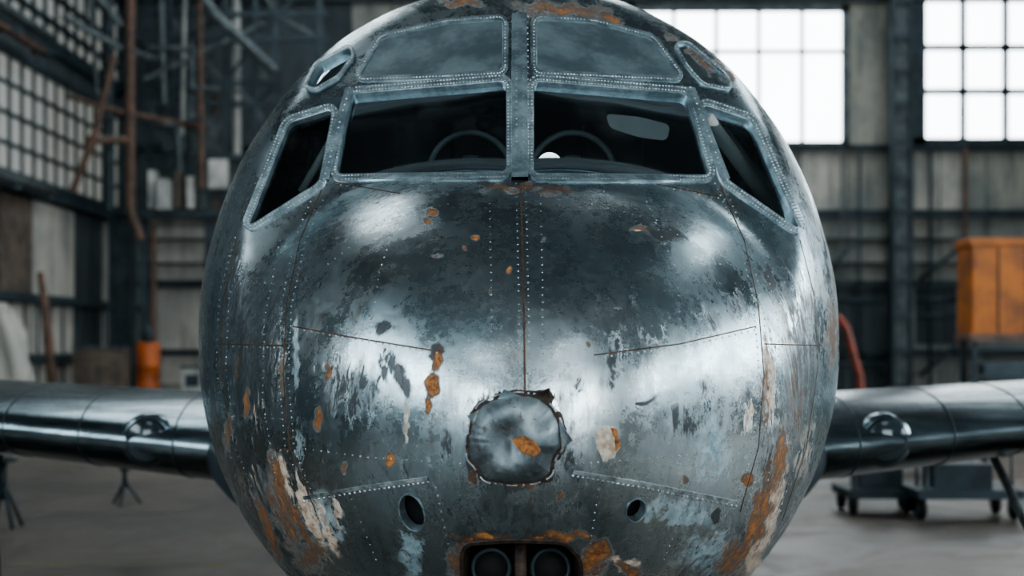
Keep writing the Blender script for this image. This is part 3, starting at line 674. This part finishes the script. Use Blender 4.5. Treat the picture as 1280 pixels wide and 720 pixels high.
# right cabinet on stand
mb=MB();d=30;xa=P(1214,0,d)[0];xb=xa+2.3;y=CY+d;dp=.95;z0=P(0,424,d)[2];z1=P(0,300,d)[2]
mb.box(xa,xb,y,y+dp,z0,z1,M_orange)
for k in range(1,4): mb.box(xa+k*.58-.02,xa+k*.58+.02,y-.03,y,z0+.1,z1-.1,M_pipe)
mb.box(xa-.04,xb+.04,y-.05,y+dp+.05,z1-.12,z1+.05,M_orange);mb.box(xa-.04,xb+.04,y-.05,y+dp+.05,z0-.05,z0+.12,M_pipe)
mb.box(xa+.02,xa+.14,y-.04,y,z0,z1,M_orange)
for xx in(xa+.1,xb-.1):
    for yy in(y+.1,y+dp-.1): mb.box(xx-.06,xx+.06,yy-.06,yy+.06,0,z0,M_steel)
for zz in(.5,1.3,z0-.2): mb.box(xa,xb,y+.05,y+.15,zz-.05,zz+.05,M_steel)
mb.box(xa,xb,y+.05,y+dp-.05,1.0,1.06,M_steel);mb.box(xa+.3,xa+1.4,y+.1,y+.7,1.06,1.6,M_steel)
mb.beam((xa+.1,y+.1,.5),(xb-.1,y+.1,z0-.2),.08,.08,M_steel);mb.build('orange_generator_cabinet',None,False,.02)
mb=MB();d=24;mb.tube([P(1046,395,d),P(1058,410,d),P(1066,440,d),P(1075,470,d),P(1078,520,d),P(1070,578,d)],.07,M_red,12);mb.tube([P(1046,395,d),P(1040,420,d),P(1040,578,d)],.05,M_steel);mb.build('red_air_hose',None,True)
def dolly(px,d,w,l,name,h=.35):
    x,y,_=P(px,430,d);mb=MB();mb.box(x-w/2,x+w/2,y,y+l,h,h+.1,M_steel);
    for sx in(-1,1):
        for yy in(.15,l-.15):
            mb.torus((x+sx*(w/2-.08),y+yy,.13),.09,.04,M_rubber,'x',18,8);mb.tube([(x+sx*(w/2-.08)-.05,y+yy,.13),(x+sx*(w/2-.08)+.05,y+yy,.13)],.06,M_steel2);mb.tube([(x+sx*(w/2-.08),y+yy,.13),(x+sx*(w/2-.08),y+yy,h)],.03,M_steel)
    mb.box(x-w*.3,x+w*.25,y+.2,y+l-.2,h+.1,h+.38,M_steel);mb.tube([(x-w*.4,y+.1,h+.1),(x-w*.4,y+.1,h+.5),(x+w*.4,y+.1,h+.5),(x+w*.4,y+.1,h+.1)],.025,M_steel2);mb.build(name)
dolly(1110,16.5,.9,.9,'maintenance_dolly',.2);dolly(1215,16,1.2,.9,'maintenance_dolly.001',.25);dolly(1160,22,2.0,1,'tool_cart',.4)
mb=MB();x,y,_=P(156,430,17.8)
for a in range(3):
    t=a*2.09+.5;mb.tube([(x,y,.28),(x+.2*math.cos(t),y+.2*math.sin(t),.0)],.018,M_steel)
mb.tube([(x,y,.2),(x,y,.42)],.03,M_steel);mb.tube([(x,y,.42),(x,y,.45)],.07,M_steel);mb.build('axle_stand',None,True)
mb=MB();x,y,_=P(4,430,15.5)
for a in range(4):
    t=a*1.571+.78;mb.tube([(x,y,.5),(x+.22*math.cos(t),y+.22*math.sin(t),0)],.02,M_steel)
mb.tube([(x,y,.3),(x,y,.72)],.04,M_steel);mb.box(x-.12,x+.12,y-.1,y+.1,.72,.78,M_steel2);mb.build('support_jack',None,True)
mb=MB();my=simple('worn_yellow_paint',(.22,.17,.06),(.13,.12,.10),.6,0,4)
mb.box(-9,-2.6,6.9,7.02,0.0,.003,my);mb.box(2.9,12,13,13.12,0,.003,my);mb.build('trim_3')
# ------------------------------------------------------------ world + camera
w=bpy.data.worlds.new('World');scene.world=w;w.use_nodes=True
w.node_tree.nodes['Background'].inputs[0].default_value=(.5,.6,.65,1);w.node_tree.nodes['Background'].inputs[1].default_value=.3
try:
    scene.view_settings.view_transform='AgX';scene.view_settings.look='AgX - Medium High Contrast'
except Exception as e: print(e)
scene.view_settings.exposure=.32
cd=bpy.data.cameras.new('camera');cam=bpy.data.objects.new('camera',cd);scene.collection.objects.link(cam)
cam.location=(CX,CY,CZ);cam.rotation_euler=(math.pi/2,0,0);cd.lens=50.0;cd.sensor_width=36;cd.shift_y=70/1280
cd.dof.use_dof=True;cd.dof.focus_distance=4.75;cd.dof.aperture_fstop=1.8;cd.clip_end=200
scene.camera=cam
